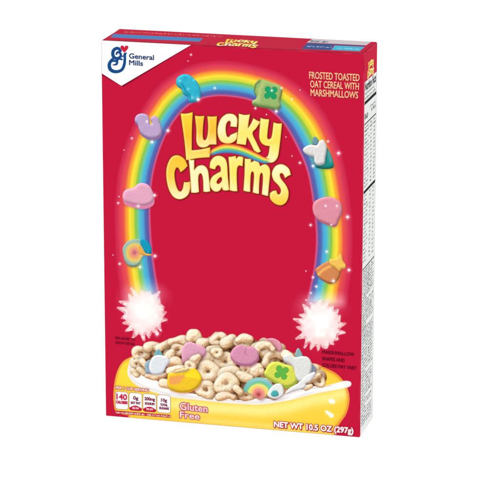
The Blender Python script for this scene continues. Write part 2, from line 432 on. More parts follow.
def m_unicorn(cv):
    puff(cv, mm(295, 125, [(188, 205), (200, 140), (225, 128), (262, 170), (240, 225)]), rgb(112, 156, 168), 2)
    puff(cv, mm(295, 125, [(320, 260), (350, 250), (395, 320), (428, 440), (400, 470), (330, 478), (240, 462), (230, 420)]), rgb(30, 145, 140), 2.6, rgb(10, 90, 80), .8)
    d = sd_line(cv.X, cv.Y, Z(295, 125, MS, [(375, 300), (395, 400)])); cv.over(rgb(120, 170, 175), np.exp(-(d / 2) ** 2) * .6 * cv.a)
    puff(cv, mm(295, 125, [(150, 300), (205, 320), (225, 420), (190, 425), (170, 370)]), rgb(96, 165, 180), 1.6, drop=0)
    puff(cv, mm(295, 125, [(88, 272), (115, 240), (172, 218), (238, 224), (268, 182), (310, 163), (342, 210), (350, 262), (335, 350), (322, 420), (252, 437), (216, 405), (210, 350), (160, 333), (108, 305)]), rgb(232, 228, 226), 2.4, rgb(170, 170, 180), .7)
def m_balloon(cv):
    puff(cv, mm(305, 185, [(84, 248), (106, 186), (170, 146), (250, 130), (330, 146), (388, 190), (410, 252), (400, 320), (372, 378), (352, 432), (322, 450), (286, 440), (212, 414), (144, 378), (98, 318)]), rgb(231, 148, 166), 3.0, rgb(190, 90, 120), 1.3)
def m_shooting(cv):
    puff(cv, mm(305, 245, [(118, 272), (180, 218), (262, 180), (335, 200), (385, 260), (386, 320), (345, 395), (282, 420), (200, 386), (150, 342)]), rgb(218, 138, 84), 2.4, rgb(150, 80, 50), 1.0)
    d = sd_line(cv.X, cv.Y, Z(305, 245, MS, [(148, 325), (200, 275), (270, 235), (350, 225)])); cv.over(rgb(250, 190, 100), np.exp(-(d / 1.5) ** 2) * .85 * cv.a)
    puff(cv, mm(305, 245, [(275, 158), (345, 150), (380, 105), (405, 115), (418, 172), (450, 222), (440, 255), (400, 262), (378, 285), (338, 250), (280, 212)]), rgb(250, 200, 92), 1.8, rgb(215, 140, 60), .6)
def m_horseshoe(cv):
    puff(cv, mm(125, 105, [(108, 170), (128, 115), (180, 94), (238, 104), (268, 145), (274, 200), (290, 216), (300, 190), (284, 150), (300, 128), (335, 122), (372, 148), (392, 210), (407, 280), (390, 330), (345, 358), (285, 365), (225, 345), (180, 310), (155, 265), (142, 212)]), rgb(196, 168, 208), 2.6, rgb(140, 104, 160), 2.2)
def m_heart(cv):
    puff(cv, mm(115, 175, [(86, 250), (90, 200), (122, 162), (168, 148), (212, 136), (250, 100), (308, 88), (370, 112), (408, 165), (428, 222), (426, 278), (392, 312), (325, 335), (245, 330), (165, 312), (108, 288)]), rgb(236, 172, 198), 3.4, rgb(218, 128, 166), 3.6)
def m_swirl(cv):
    puff(cv, mm(115, 230, [(84, 232), (98, 172), (148, 122), (228, 100), (300, 108), (330, 160), (320, 230), (330, 262), (290, 300), (270, 360), (230, 398), (160, 394), (110, 340)]), rgb(150, 185, 170), 2.0, rgb(110, 120, 90), .8)
    r = np.hypot((cv.X - 115 - 215 / MS) * .95, (cv.Y - 230 - 250 / MS) * .86)
    for rr, c in ((9.6, rgb(175, 195, 160)), (8.0, rgb(240, 200, 90)), (5.9, rgb(236, 165, 110)), (4.0, rgb(230, 140, 130)), (2.0, rgb(190, 100, 120))):
        cv.over(c, np.clip(.5 - (r - rr) / 1.2, 0, 1) * (cv.a > .9) * .85)
    puff(cv, mm(115, 230, [(290, 100), (350, 118), (392, 170), (404, 230), (375, 268), (330, 240), (305, 190), (278, 140)]), rgb(24, 156, 190), 2.0, rgb(10, 100, 130), .6, drop=0)
    puff(cv, mm(115, 230, [(262, 160), (300, 200), (340, 255), (400, 268), (395, 285), (330, 282), (262, 250)]), rgb(240, 176, 80), 1.4, drop=0)
MALLOWS = [('blue', (170, 65, 215, 110), m_blue), ('green clover hat', (245, 70, 290, 115), m_green), ('white and teal unicorn', (295, 125, 340, 173), m_unicorn), ('pink balloon', (305, 185, 350, 232), m_balloon),
           ('orange shooting star', (305, 245, 350, 290), m_shooting), ('lilac horseshoe', (125, 105, 170, 150), m_horseshoe), ('pink heart', (115, 175, 160, 220), m_heart), ('rainbow swirl', (115, 230, 160, 275), m_swirl)]
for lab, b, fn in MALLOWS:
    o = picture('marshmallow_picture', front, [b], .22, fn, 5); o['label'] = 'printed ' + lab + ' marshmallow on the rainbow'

# ---- white bursts at both feet of the rainbow
def burst_fn(cx, cy, rx, ry, seed):
    def fn(cv):
        rnd = random.Random(seed); pts = []; n = 19
        for k in range(n):
            a = (k + rnd.uniform(-.3, .3)) / n * 2 * math.pi; r = rnd.uniform(.90, 1.06) if rnd.random() < .7 else rnd.uniform(1.06, 1.2)
            pts.append((cx + rx * r * math.cos(a), cy + ry * r * math.sin(a), 1))
            for e in (.32, .68):
                b = (k + e) / n * 2 * math.pi; r = rnd.uniform(.79, .89)
                pts.append((cx + rx * r * math.cos(b), cy + ry * r * math.sin(b)))
        P = smooth(pts, 5); d = sd_poly(cv.X, cv.Y, P, 12)
        q = np.hypot((cv.X - cx) / rx, (cv.Y - cy) / ry)
        n1 = vnoise(cv.X, cv.Y, 4.5); n2 = vnoise(cv.X + 30, cv.Y, 1.8)
        cv.over(rgb(236, 120, 140), np.exp(-np.maximum(d, 0) / 1.2) * .2 * np.clip(4 - d * .7, 0, 1))
        d = d + (n2 - .5) * .9; body = np.clip(.5 - (d - .3) / 1.0, 0, 1)
        t = np.clip(1.5 - q * .85 - n1 * .9, 0, 1)[..., None]
        cv.over(rgb(246, 208, 206) * (1 - t) + rgb(255, 250, 248) * t, body * (.93 + .07 * n2))
        ang = np.arctan2(cv.Y - cy, cv.X - cx); ry_ = vnoise(ang * 6 + 20, q * 1.4, 1.0)
        cv.over(rgb(232, 176, 176), np.clip((ry_ * .6 + n2 * .4 - .52) * 2.4, 0, 1) * np.clip(q * 1.8 - .5, 0, 1) * body * .6)
        cv.over(rgb(255, 255, 252), np.exp(-(((cv.X - cx) / rx) ** 2 + ((cv.Y - cy + 5) / ry) ** 2) / .4) * .85 * body)
        cv.over(rgb(255, 240, 238), np.exp(-((cv.X - cx) / (rx * .75)) ** 2 - ((cv.Y - cy + ry * .8) / (ry * .42)) ** 2) * .6 * np.clip((1.7 - q) * 3, 0, 1))
    return fn
picture('starburst', front, [(114, 274, 174, 344)], .25, burst_fn(144, 313.5, 22.5, 24, 3), 4)
picture('starburst', front, [(290, 286, 352, 356)], .25, burst_fn(320.5, 325, 23.0, 25.0, 8), 4)

# ---- sparkles
SP = [(191, 54.7, 1.1), (214.8, 88, 1.3), (198.2, 99.5, 2.2), (168, 130.6, 2.0), (131.8, 138.3, 1.1), (152, 142, 1.9), (147, 121.4, 1.3), (292, 99, 1.0), (271.8, 90.5, 1.3), (276.3, 111.3, 1.9), (255.4, 108.2, 1.3),
      (266.5, 114.5, .7), (281.5, 88, 1.2), (313, 166, 1.7), (328, 141.3, 1.2), (338.7, 153.2, 2.0), (300, 162.8, 1.4), (119, 196.6, .7), (154.6, 195.3, 1.9), (138.2, 206, 1.6), (118.2, 203, 1.2), (155, 256, 1.9), (119.7, 263.8, 1.4), (140, 267, 1.8),
      (347.6, 217, 2.1), (331.3, 224.7, 1.1), (310.7, 225, 1.5), (326.8, 251.6, 1.5), (349, 270, 1.9), (333.4, 281, 2.0), (313, 277.3, 1.4), (316.3, 286.5, 1.6), (306, 271, .7), (325.6, 205.8, 1.2), (337, 206, 1.2), (157, 334, 2.2), (113, 255, .6),
      (188, 61, .6), (300, 90, .6), (286, 137, .6), (292, 156, .7), (124, 150, .6), (306, 300, .9), (311, 293, 1.1), (150, 292, .8)]
def sparkle(cv):
    x0, x1, y0, y1 = cv.X.min(), cv.X.max(), cv.Y.min(), cv.Y.max()
    cx, cy = (x0 + x1) / 2, (y0 + y1) / 2; r = (x1 - x0) / 2 / 3.2
    u, v = cv.X - cx, cv.Y - cy; q = np.hypot(u, v)
    g = np.exp(-(q / (r * .6)) ** 2) * .85 + np.exp(-(q / (r * 1.45)) ** 2) * .36
    st = np.exp(-(np.abs(u) / (.16 * r + .05)) - (np.abs(v) / (r * .95))) + np.exp(-(np.abs(v) / (.16 * r + .05)) - (np.abs(u) / (r * .95)))
    cv.over(rgb(255, 236, 240), np.clip((g + st * .6) * np.clip(1.15 - q / (r * 3.1), 0, 1), 0, 1))
for x, y, r in SP: picture('sparkle', front, [(x - 3.2 * r, y - 3.2 * r, x + 3.2 * r, y + 3.2 * r)], .28, sparkle, 7)

# ---- title lettering
Z1 = (165, 95, 7.1); Z2 = (225, 105, 7.1); Z3 = (160, 145, 7.1); Z4 = (225, 145, 7.1)
c1 = 1
TITLE = [
 ('L', Z1, [[(110, 130, c1), (152, 131), (197, 121, c1), (191, 250), (190, 392, c1), (250, 386), (322, 370, c1), (318, 442, c1), (235, 448), (150, 463, c1), (138, 330)]]),
 ('u', Z1, [[(212, 146, c1), (245, 150), (280, 147, c1), (272, 200), (268, 280), (274, 316), (290, 316), (302, 280), (306, 215), (300, 150, c1), (335, 153), (369, 149, c1), (364, 250), (366, 352, c1), (320, 352), (300, 366), (268, 373), (238, 362), (222, 325), (222, 245)]]),
 ('c', (165, 95, 7.1), [[(510, 228, c1), (514, 172), (496, 142), (465, 132), (430, 138), (394, 172), (374, 232), (376, 288), (396, 328), (432, 344), (474, 340), (508, 312), (514, 262, c1), (490, 272), (466, 282, c1), (452, 298), (438, 288), (431, 240), (438, 200), (455, 184), (466, 194), (463, 224, c1)]]),
 ('k', Z2, [[(98, 60, c1), (138, 70), (178, 66, c1), (168, 120), (163, 165, c1), (185, 130), (202, 92, c1), (225, 108), (252, 118, c1), (222, 165), (196, 200), (222, 262), (255, 330, c1), (232, 338), (205, 322, c1), (180, 270), (158, 228, c1), (152, 256), (148, 284, c1), (118, 280), (82, 276, c1), (94, 170)]]),
 ('y', Z2, [[(252, 90, c1), (280, 99), (314, 101, c1), (304, 178), (301, 232), (315, 242), (330, 226), (338, 178), (344, 122, c1), (375, 131), (405, 129, c1), (396, 220), (386, 305), (375, 368), (350, 402), (318, 410), (280, 398), (262, 372, c1), (290, 372), (308, 350), (317, 292, c1), (285, 287), (258, 268), (243, 230), (246, 165)]]),
 ('C', Z3, [[(196, 148, c1), (172, 98), (125, 72), (80, 88), (50, 148), (44, 222), (60, 308), (95, 368), (145, 385), (194, 360), (214, 312), (214, 258, c1), (192, 264), (170, 262, c1), (160, 312), (143, 330), (123, 310), (107, 255), (103, 198), (114, 164), (130, 162), (146, 194, c1), (172, 174)]]),
 ('h', Z3, [[(203, 98, c1), (222, 106), (243, 104, c1), (243, 178, c1), (268, 150), (308, 144), (338, 174), (349, 240), (357, 328, c1), (332, 334), (308, 331, c1), (305, 245), (296, 208), (281, 204), (272, 238), (277, 334, c1), (250, 340), (221, 338, c1), (214, 215)]]),
 ('a', Z3, [[(352, 162, c1), (358, 118), (385, 84), (425, 76), (462, 96), (477, 140), (482, 225), (492, 318, c1), (468, 324), (446, 320, c1), (440, 300, c1), (420, 326), (388, 330), (362, 306), (354, 268), (368, 228), (402, 202), (430, 188, c1), (430, 160), (416, 144), (400, 152), (392, 172, c1), (372, 170)], [(402, 262), (416, 238), (434, 228), (440, 248), (428, 268), (412, 276)]]),
 ('r', Z4, [[(24, 84, c1), (50, 82), (76, 76, c1), (80, 98, c1), (98, 80), (130, 86, c1), (128, 118), (124, 152, c1), (100, 146), (86, 168), (84, 240), (88, 328, c1), (60, 328), (33, 321, c1), (32, 200)]]),
 ('m', Z4, [[(140, 94, c1), (160, 98), (184, 97, c1), (186, 124, c1), (212, 110), (240, 124), (250, 150, c1), (280, 136), (308, 150), (321, 190), (313, 280), (306, 362, c1), (284, 358), (261, 350, c1), (268, 262), (268, 212), (258, 198), (248, 218), (243, 280), (241, 347, c1), (220, 344), (197, 337, c1), (204, 255), (205, 204), (194, 188), (184, 208), (180, 270), (179, 333, c1), (155, 331), (130, 324, c1), (138, 210)]]),
 ('s', Z4, [[(426, 236, c1), (445, 222), (468, 211, c1), (452, 165), (405, 136), (358, 150), (333, 198), (344, 248), (380, 288), (396, 318), (390, 346), (374, 348), (364, 322, c1), (340, 326), (318, 342, c1), (322, 384), (360, 420), (406, 426), (440, 396), (452, 340), (436, 290), (398, 238), (390, 210), (400, 200), (414, 208)]]),
]
def title_sdf(X, Y):
    out = []
    for ch, (ox, oy, s), loops in TITLE:
        P = smooth(Z(ox, oy, s, loops[0]), 5); d = sd_poly(X, Y, P)
        for h in loops[1:]: d = np.maximum(d, -sd_poly(X, Y, smooth(Z(ox, oy, s, h), 5)))
        out.append((ch, d, P))
    return out
def title_fn(cv):
    X, Y = cv.X, cv.Y; L = title_sdf(X, Y); L2 = title_sdf(X - .9, Y - .7)
    for ch, d, P in L2: cv.over(rgb(112, 14, 26), cov(d - .45, 1.0) * .8)
    for ch, d, P in L: cv.over(rgb(104, 48, 16), cov(d - .6, .6))
    Ld = {ch: d for ch, d, P in title_sdf(X + .8, Y + .9)}
    grad = {'L': (rgb(253, 214, 62), rgb(250, 192, 50), rgb(255, 226, 120)), 'u': (rgb(253, 205, 60), rgb(252, 190, 62), rgb(255, 238, 170)), 'c': (rgb(255, 240, 180), rgb(255, 240, 190), rgb(255, 228, 130)),
            'k': (rgb(255, 238, 160), rgb(255, 230, 110), rgb(255, 238, 150)), 'y': (rgb(255, 236, 130), rgb(255, 226, 90), rgb(255, 242, 190)), 'C': (rgb(252, 196, 52), rgb(252, 206, 80), rgb(255, 244, 200)),
            'h': (rgb(255, 246, 205), rgb(255, 240, 180), rgb(255, 244, 200)), 'a': (rgb(255, 238, 150), rgb(255, 232, 120), rgb(255, 240, 180)), 'r': (rgb(255, 234, 130), rgb(255, 228, 100), rgb(255, 240, 170)),
            'm': (rgb(255, 236, 130), rgb(255, 232, 120), rgb(255, 246, 205)), 's': (rgb(255, 248, 205), rgb(255, 238, 150), rgb(252, 204, 62))}
    for ch, d, P in L:
        y0, y1 = P[:, 1].min(), P[:, 1].max(); t = np.clip((Y - y0) / (y1 - y0), 0, 1)[..., None]
        a, b, c = grad[ch]
        col = np.where(t < .5, a + (b - a) * t * 2, b + (c - b) * (t - .5) * 2)
        # printed orange rim and pale inner highlight
        col = col + (rgb(238, 170, 50) - col) * np.clip(np.exp(-((d + .2) / .6) ** 2) * .55, 0, 1)[..., None]
        col = col + (rgb(255, 250, 220) - col) * (np.clip((d - Ld[ch]) * .8, 0, 1) * np.exp(-((d + 1.1) / .6) ** 2) * .6)[..., None]
        cv.over(col, cov(d, .4))
picture('title_lettering', front, [(164, 107, 294, 208)], .25, title_fn, 5)

def ribbon_fn(cv):
    C_ = [(208, 155.6, 2.0), (212, 152.8, 3.0), (217, 150.4, 3.9), (225, 148.5, 5.0), (236, 149.4, 4.9), (246, 152.6, 4.5), (256, 157, 4.2), (264, 160.3, 3.3), (271, 161.0, 2.2)]
    P = curve_open([c[:2] for c in C_], 6); Wd = np.interp(np.linspace(0, 1, len(P)), np.linspace(0, 1, len(C_)), [c[2] for c in C_])
    best = np.full(cv.X.shape, 1e9); sgn = np.zeros(cv.X.shape); along = np.zeros(cv.X.shape)
    for i in range(len(P) - 1):
        e = P[i + 1] - P[i]; L = e @ e; t = np.clip(((cv.X - P[i, 0]) * e[0] + (cv.Y - P[i, 1]) * e[1]) / L, 0, 1)
        dx = cv.X - P[i, 0] - t * e[0]; dy = cv.Y - P[i, 1] - t * e[1]; d = np.hypot(dx, dy); wd = Wd[i] + (Wd[i + 1] - Wd[i]) * t
        m = d < best; best = np.where(m, d, best); s = np.sign(e[0] * dy - e[1] * dx) * d / wd
        sgn = np.where(m, s, sgn); along = np.where(m, (i + t) / (len(P) - 1), along)
    T = [-1, -.78, -.6, -.35, -.1, .15, .4, .65, 1]; Cc = [(226, 80, 50), (236, 110, 50), (246, 160, 60), (252, 226, 90), (196, 210, 90), (110, 190, 120), (70, 170, 180), (70, 140, 190), (70, 90, 160)]
    col = np.stack([np.interp(sgn, T, [c[i] for c in Cc]) / 255 for i in range(3)], -1)
    cv.over(col, np.clip((1 - np.abs(sgn)) * 8, 0, 1) * np.clip(along * 6, 0, 1) * np.clip((1 - along) * 12, 0, 1))
picture('title_rainbow', front, [(204, 140, 276, 168)], .25, ribbon_fn, 6)

# ---- maker's corner flash, monogram and name
shape('corner_flash_shadow', front, [[(102, 39.5), (192, 45), (123.4, 86.9), (100, 75.4)]], 1, flat((140, 14, 44)))
shape('corner_flash', front, [[(100, 38), (191, 43.5), (190.4, 45.3), (121.4, 85.8), (100, 73.4)]], 2, flat((250, 250, 251)))
def logo_fn(cv):
    X, Y = cv.X, cv.Y; navy = rgb(24, 74, 134)
    o = (90, 20, 5.522)
    def st(pts, ws, n=8):
        P = curve_open(Z(*o, pts), n); W_ = np.interp(np.linspace(0, 1, len(P)), np.linspace(0, 1, len(ws)), ws) / o[2]
        return sd_line(X, Y, P, W_)
    d = st([(168, 170), (158, 158), (142, 158), (128, 172), (127, 196), (140, 211), (158, 210), (170, 198), (166, 182), (152, 178), (146, 188)], [8, 8.5, 9, 9, 8, 7, 6, 5])
    d = np.minimum(d, st([(134, 208), (118, 222), (107, 244), (110, 268), (126, 282), (152, 285), (176, 274), (188, 250), (192, 222), (192, 188)], [6, 7, 9.5, 10, 9.5, 8.5, 8, 8, 7.5, 7]))
    d = np.minimum(d, st([(178, 202), (192, 194), (200, 182)], [3, 5, 3.5]))
    d = np.minimum(d, st([(110, 240), (122, 226), (144, 226), (160, 214), (176, 218)], [5, 6, 6, 6, 5]))
    d = np.minimum(d, st([(150, 230), (146, 244), (128, 248)], [7, 6, 3]))
    cv.over(navy, cov(d, .45))
    h = smooth(Z(*o, [(190, 181, 1), (172, 160), (168, 148), (176, 141), (186, 144), (190, 152, 1), (196, 143), (206, 142), (212, 150), (206, 163)]), 5)
    cv.over(rgb(206, 30, 58), cov(sd_poly(X, Y, h), .4))
picture('maker_monogram', front, [(107, 43, 130, 75)], .12, logo_fn, 3)
lettering('maker_name', front, [('General', (129.2, 53.3), (153.8, 55.2), (153.8, 60.0), (129.2, 58.3)), ('Mills', (129.2, 60.0), (142.8, 61.1), (142.8, 65.9), (129.2, 64.9))], 3, rgb(38, 62, 108), .22, step=.15)

# ---- tag line upper right
TAG = [('FROSTED TOASTED', (309.2, 71.6), (359.6, 74.2), (359.4, 81.2), (309.4, 78.6)), ('OAT CEREAL WITH', (310.2, 80.4), (359.0, 83.0), (358.8, 89.9), (310.4, 87.4)), ('MARSHMALLOWS', (310.6, 89.0), (358.2, 91.7), (358.0, 98.5), (310.8, 95.9))]
lettering('tagline', front, TAG, 3, rgb(250, 200, 148), .12, drop=(.5, .45), dcol=rgb(150, 16, 36), step=.18)

# ---- small dark notes
lettering('small_note', front, [('ENLARGED TO', (115.6, 336.6), (135.2, 338.4), (135.2, 340.9), (115.6, 339.1)), ('SHOW DETAIL', (115.6, 341.2), (135.0, 343.0), (135.0, 345.5), (115.6, 343.7))], 6, rgb(92, 8, 32), .1, step=.15)
lettering('small_note', front, [('MARSHMALLOW', (322.4, 350.2), (354.2, 352.8), (354.2, 356.2), (322.4, 353.6)), ('SHAPES AND', (322.4, 356.8), (344.6, 358.7), (344.6, 362.1), (322.4, 360.2)), ('COLORS MAY VARY', (322.2, 363.3), (356.2, 366.4), (356.2, 369.8), (322.2, 366.7))], 6, rgb(92, 8, 32), .16, step=.15)

# ---- yellow bowl
BOWL = [(133, 357, 1), (124, 362), (118.4, 371), (115.4, 383), (114.4, 398), (116, 410), (121, 413), (130, 414.5, 1), (127, 424, 1), (230, 436, 1), (336, 446, 1), (334.5, 431, 1), (339, 423), (345.4, 413.5), (348.4, 402), (347.6, 392), (343.8, 383), (336, 374.5), (325.5, 369), (316, 364.5, 1), (230, 360, 1)]
def bowl_fn(cv):
    X, Y = cv.X, cv.Y; P = smooth(BOWL, 7); d = sd_poly(X, Y, P, 30)
    rim_y = np.interp(X, [115, 130, 139, 154, 172, 197, 221, 262, 289, 313, 332, 349], [366, 374, 383, 392, 397, 400, 402, 404, 400, 393, 390, 384])
    v = Y - rim_y
    base = rgb(251, 210, 66) * np.ones(X.shape + (1,))
    t = np.exp(-((v - 7) / 7.0) ** 2)[..., None]; base = base + (rgb(255, 240, 150) - base) * t * .85 * np.clip((X - 140) / 40, 0, 1)[..., None]
    bot = 415.7 + (X - 105.7) * (438.2 - 415.7) / 254
    t = np.clip(1 - (bot - Y) / 15, 0, 1)[..., None]; base = base + (rgb(250, 200, 60) - base) * t * .8
    t = np.exp(-((bot - Y - 4) / 3.0) ** 2)[..., None]; base = base + (rgb(255, 232, 140) - base) * t * .5 * np.clip((X - 170) / 40, 0, 1)[..., None]
    t = (np.exp(-(d / 2.2) ** 2) * np.clip((X - 280) / 40, 0, 1))[..., None]; base = base + (rgb(238, 165, 50) - base) * t * .6
    t = np.exp(-((X - 126) / 9) ** 2 - ((Y - 374) / 12) ** 2)[..., None]; base = base + (rgb(255, 222, 60) - base) * t
    cv.over(base, cov(d - .1, .35))
    for P2, W2 in (([(330.6, 400.8), (332.8, 401.6)], [2.0, 2.1]), ([(326.4, 411.6), (331.6, 415.6)], [1.1, 1.9])):
        dd = sd_line(X, Y, P2, W2); cv.over(rgb(255, 240, 170), np.exp(-np.maximum(dd, 0) / .9) * .6); cv.over(rgb(255, 253, 245), cov(dd, .8))
picture('bowl_picture', front, [(112, 354, 351, 439)], .22, bowl_fn, 2)

# ---- milk
MILK = [(130.5, 362, 1), (128.6, 374), (137, 384.5), (154.4, 391.6), (172.5, 396.2), (197, 399), (221, 401.6), (240, 403), (262, 403.5), (289, 399.4), (313.5, 393.2), (332, 389.6), (344, 387.2), (349.6, 385.4), (349.6, 382.4), (343.6, 382), (334, 384.6), (322, 386.2), (320, 372), (300, 360), (230, 350), (160, 350), (134, 358)]
def milk_fn(cv):
    X, Y = cv.X, cv.Y; P = smooth(MILK, 6); d = sd_poly(X, Y, P, 20)
    cv.over(rgb(225, 170, 60), cov(sd_poly(X - .1, Y - .5, P, 12), 1.4) * .4 * (X < 335))
    L = -d; c = rgb(250, 248, 246) * np.ones(X.shape + (1,))
    sh = np.exp(-((L - 1.0) / 1.1) ** 2) * .42 * np.clip((326 - X) / 20, 0, 1) + .25 * np.clip(vnoise(X, Y, 6) - .5, 0, 1)
    c = c + (rgb(205, 200, 205) - c) * sh[..., None]
    fold = sd_line(X, Y, [(262, 400), (285, 393), (300, 388), (314, 388), (330, 386)]); c = c + (rgb(206, 200, 208) - c) * (np.exp(-((fold) / 1.3) ** 2) * .55)[..., None]
    fold = sd_line(X, Y, [(286, 400), (305, 392), (325, 388.6), (344, 385)]); c = c + (1 - c) * (np.exp(-(fold / 1.0) ** 2) * .9)[..., None]
    cv.over(c, cov(d - .15, .35))
picture('milk_picture', front, [(126, 354, 353, 407)], .3, milk_fn, 3)

# ---- the heap of oat pieces and marshmallows
PILE = [(132, 366, 1), (131.8, 358), (133.5, 350), (139, 347.5), (147, 344), (155, 342), (165, 340), (176, 337), (184, 337), (190, 332), (198, 333), (206, 338), (213, 334), (222, 333), (232, 337), (243, 335.5), (252, 336.5), (262, 340), (272, 338.5), (281, 344), (287, 349), (298, 352), (308, 358), (316, 366), (324, 372), (327, 382), (318, 388), (300, 388), (285, 396), (265, 400), (240, 400), (215, 399), (195, 396), (175, 392), (158, 384), (146, 373)]
def pile_fn(cv):
    X, Y = cv.X, cv.Y; dxs = X[0, 1] - X[0, 0]
    g1 = vnoise(X, Y, .55); g2 = vnoise(X + 50, Y, 1.3); g3 = vnoise(X, Y + 90, 3.5)
    cv.over(rgb(206, 164, 118) * (.85 + .25 * g3)[..., None], cov(sd_poly(X, Y, smooth(PILE, 5), 8) + 1.6, .8))
    def win(x0, y0, x1, y1):
        i0 = max(0, int((x0 - X[0, 0]) / dxs)); i1 = min(X.shape[1], int((x1 - X[0, 0]) / dxs) + 2)
        j0 = max(0, int((y0 - Y[0, 0]) / dxs)); j1 = min(X.shape[0], int((y1 - Y[0, 0]) / dxs) + 2)
        return slice(j0, j1), slice(i0, i1)
    def piece(hfun, x, y, R, tone=0.0, warm=0.0):
        w_ = win(x - R - 5, y - R - 5, x + R + 6, y + R + 7)
        x_, y_ = X[w_], Y[w_]
        if x_.size < 9: return
        d, h = hfun(x_, y_)                   # d: distance outside (px), h: height
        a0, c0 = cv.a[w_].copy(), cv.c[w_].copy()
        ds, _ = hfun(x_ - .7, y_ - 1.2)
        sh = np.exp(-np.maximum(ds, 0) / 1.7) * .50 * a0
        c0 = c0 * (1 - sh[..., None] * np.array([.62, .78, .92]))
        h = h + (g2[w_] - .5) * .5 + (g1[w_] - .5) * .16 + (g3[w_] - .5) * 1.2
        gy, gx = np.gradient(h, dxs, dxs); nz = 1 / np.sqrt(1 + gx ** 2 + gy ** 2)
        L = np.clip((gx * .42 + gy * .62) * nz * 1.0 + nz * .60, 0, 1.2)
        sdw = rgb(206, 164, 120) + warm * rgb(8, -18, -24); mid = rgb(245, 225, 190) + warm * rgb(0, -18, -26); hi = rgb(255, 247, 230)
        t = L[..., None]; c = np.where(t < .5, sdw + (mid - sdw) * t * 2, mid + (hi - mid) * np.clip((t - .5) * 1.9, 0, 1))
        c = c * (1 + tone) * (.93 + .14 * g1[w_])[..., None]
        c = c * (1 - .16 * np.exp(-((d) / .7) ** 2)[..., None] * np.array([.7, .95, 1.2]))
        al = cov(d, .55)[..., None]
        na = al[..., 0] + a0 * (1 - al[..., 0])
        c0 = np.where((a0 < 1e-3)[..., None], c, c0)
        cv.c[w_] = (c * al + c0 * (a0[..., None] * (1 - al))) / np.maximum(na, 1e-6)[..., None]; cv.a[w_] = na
    def ring(x, y, rx, ry, rot=0, hole=.24, tone=0., warm=0.):
        cr, sr = math.cos(rot), math.sin(rot); rx *= 1.2; ry *= 1.2; hole *= .8
        def f(x_, y_):
            wob = 1 + .07 * np.sin(3 * np.arctan2(y_ - y, x_ - x) + x)
            u = ((x_ - x) * cr + (y_ - y) * sr) / (rx * wob); v = (-(x_ - x) * sr + (y_ - y) * cr) / (ry * wob); q = np.hypot(u, v)
            mid = (1 + hole) / 2; hw = (1 - hole) / 2; e = np.abs(q - mid) / hw; m = min(rx, ry)
            return (e - 1) * hw * m, np.sqrt(np.clip(1 - e * e, 0, 1)) * hw * m * 1.25
        piece(f, x, y, max(rx, ry), tone, warm)
    def log(pts, r, tone=0., warm=0.):
        P = curve_open(pts, 5) if len(pts) > 2 else np.array(pts, float); r *= 1.32
        xs, ys = P[:, 0], P[:, 1]; cx, cy = xs.mean(), ys.mean(); R = max(xs.max() - xs.min(), ys.max() - ys.min()) / 2 + r
        W_ = r * (.9 + .2 * np.sin(np.linspace(0, 5, len(P)) + cx))
        def f(x_, y_):
            d = sd_line(x_, y_, P, W_); return d, np.sqrt(np.clip(1 - (1 - np.clip(-d / r, 0, 1)) ** 2, 0, 1)) * r * 1.1
        piece(f, cx, cy, R, tone, warm)
    rnd = random.Random(4)
    PP = smooth(PILE, 4)
    for k in range(110):                      # the lower layers, glimpsed between the rest
        x = rnd.uniform(134, 325); y = rnd.uniform(337, 396)
        if sd_poly(np.array([[x]]), np.array([[y]]), PP, 8)[0, 0] > -4.5: continue
        if x > 284 and y > 380: continue
        a = rnd.uniform(0, 3.1)
        if rnd.random() < .5: ring(x, y, rnd.uniform(5.5, 8), rnd.uniform(4.5, 6.5), a, .25, rnd.uniform(-.07, .02), rnd.uniform(0, .5))
        else: log([(x - 4 * math.cos(a), y - 4 * math.sin(a)), (x + rnd.uniform(-1, 1), y + rnd.uniform(-1.5, 1.5)), (x + 4 * math.cos(a), y + 4 * math.sin(a))], rnd.uniform(2.4, 3.4), rnd.uniform(-.07, .02), rnd.uniform(0, .5))
    # back row
    ring(140.5, 353.5, 8, 6.6, .1, .3); log([(148, 347), (153, 344.6), (157, 347)], 3.6); log([(159, 348), (166, 344), (174, 343)], 3.6); log([(171, 342), (180, 339.5), (187, 341)], 3.6)
    ring(178, 350, 6.5, 5.5, 0, .2, -.05, .5); log([(190, 338), (193.5, 335), (198, 338)], 4.6); log([(201, 343), (210, 341), (217, 337)], 3.8); ring(219, 339.5, 8, 6, -.2, .2); log([(210, 350.5), (222, 348), (232, 343)], 3.4)
    log([(225, 343), (232, 339.5)], 4.0); ring(244, 342, 8.5, 6, .1, .15); log([(238, 340), (243, 338), (250, 339)], 3.3)
    ring(262, 348.5, 9, 6.6, .1, .34, 0, .3)
    # middle
    ring(136.5, 364, 5.2, 4.6, 0, .18); log([(133, 371), (137, 374)], 2.6, .05); log([(166, 362), (170, 355), (172, 352)], 3.6); log([(168, 364), (175, 361), (181, 364)], 3.4, .0, .5); ring(192, 364, 6.6, 5.6, .5, .2)
    log([(190, 360), (196, 355), (199, 357)], 3.2); log([(201, 361), (206, 358), (213, 360)], 4.2); ring(225.5, 362, 9.6, 8.2, .3, .2); ring(208, 371.5, 11, 9.4, .15, .17)
    log([(265, 364), (268, 356), (277, 353), (286, 356)], 3.6); log([(285, 354), (291, 357), (294, 360)], 3.2, .05); ring(246, 370, 6.2, 5.6, .2, .12); log([(254, 373), (258, 368), (261, 371)], 4.0); ring(230, 377, 10.5, 10, .8, .2); log([(239, 374), (244, 377), (250, 378)], 3.6)
    ring(217, 352.5, 5.5, 4.4, .3, .15)
    # front row
    log([(139, 369), (145, 372.5)], 3.0); log([(142, 361), (146, 366)], 3.2)
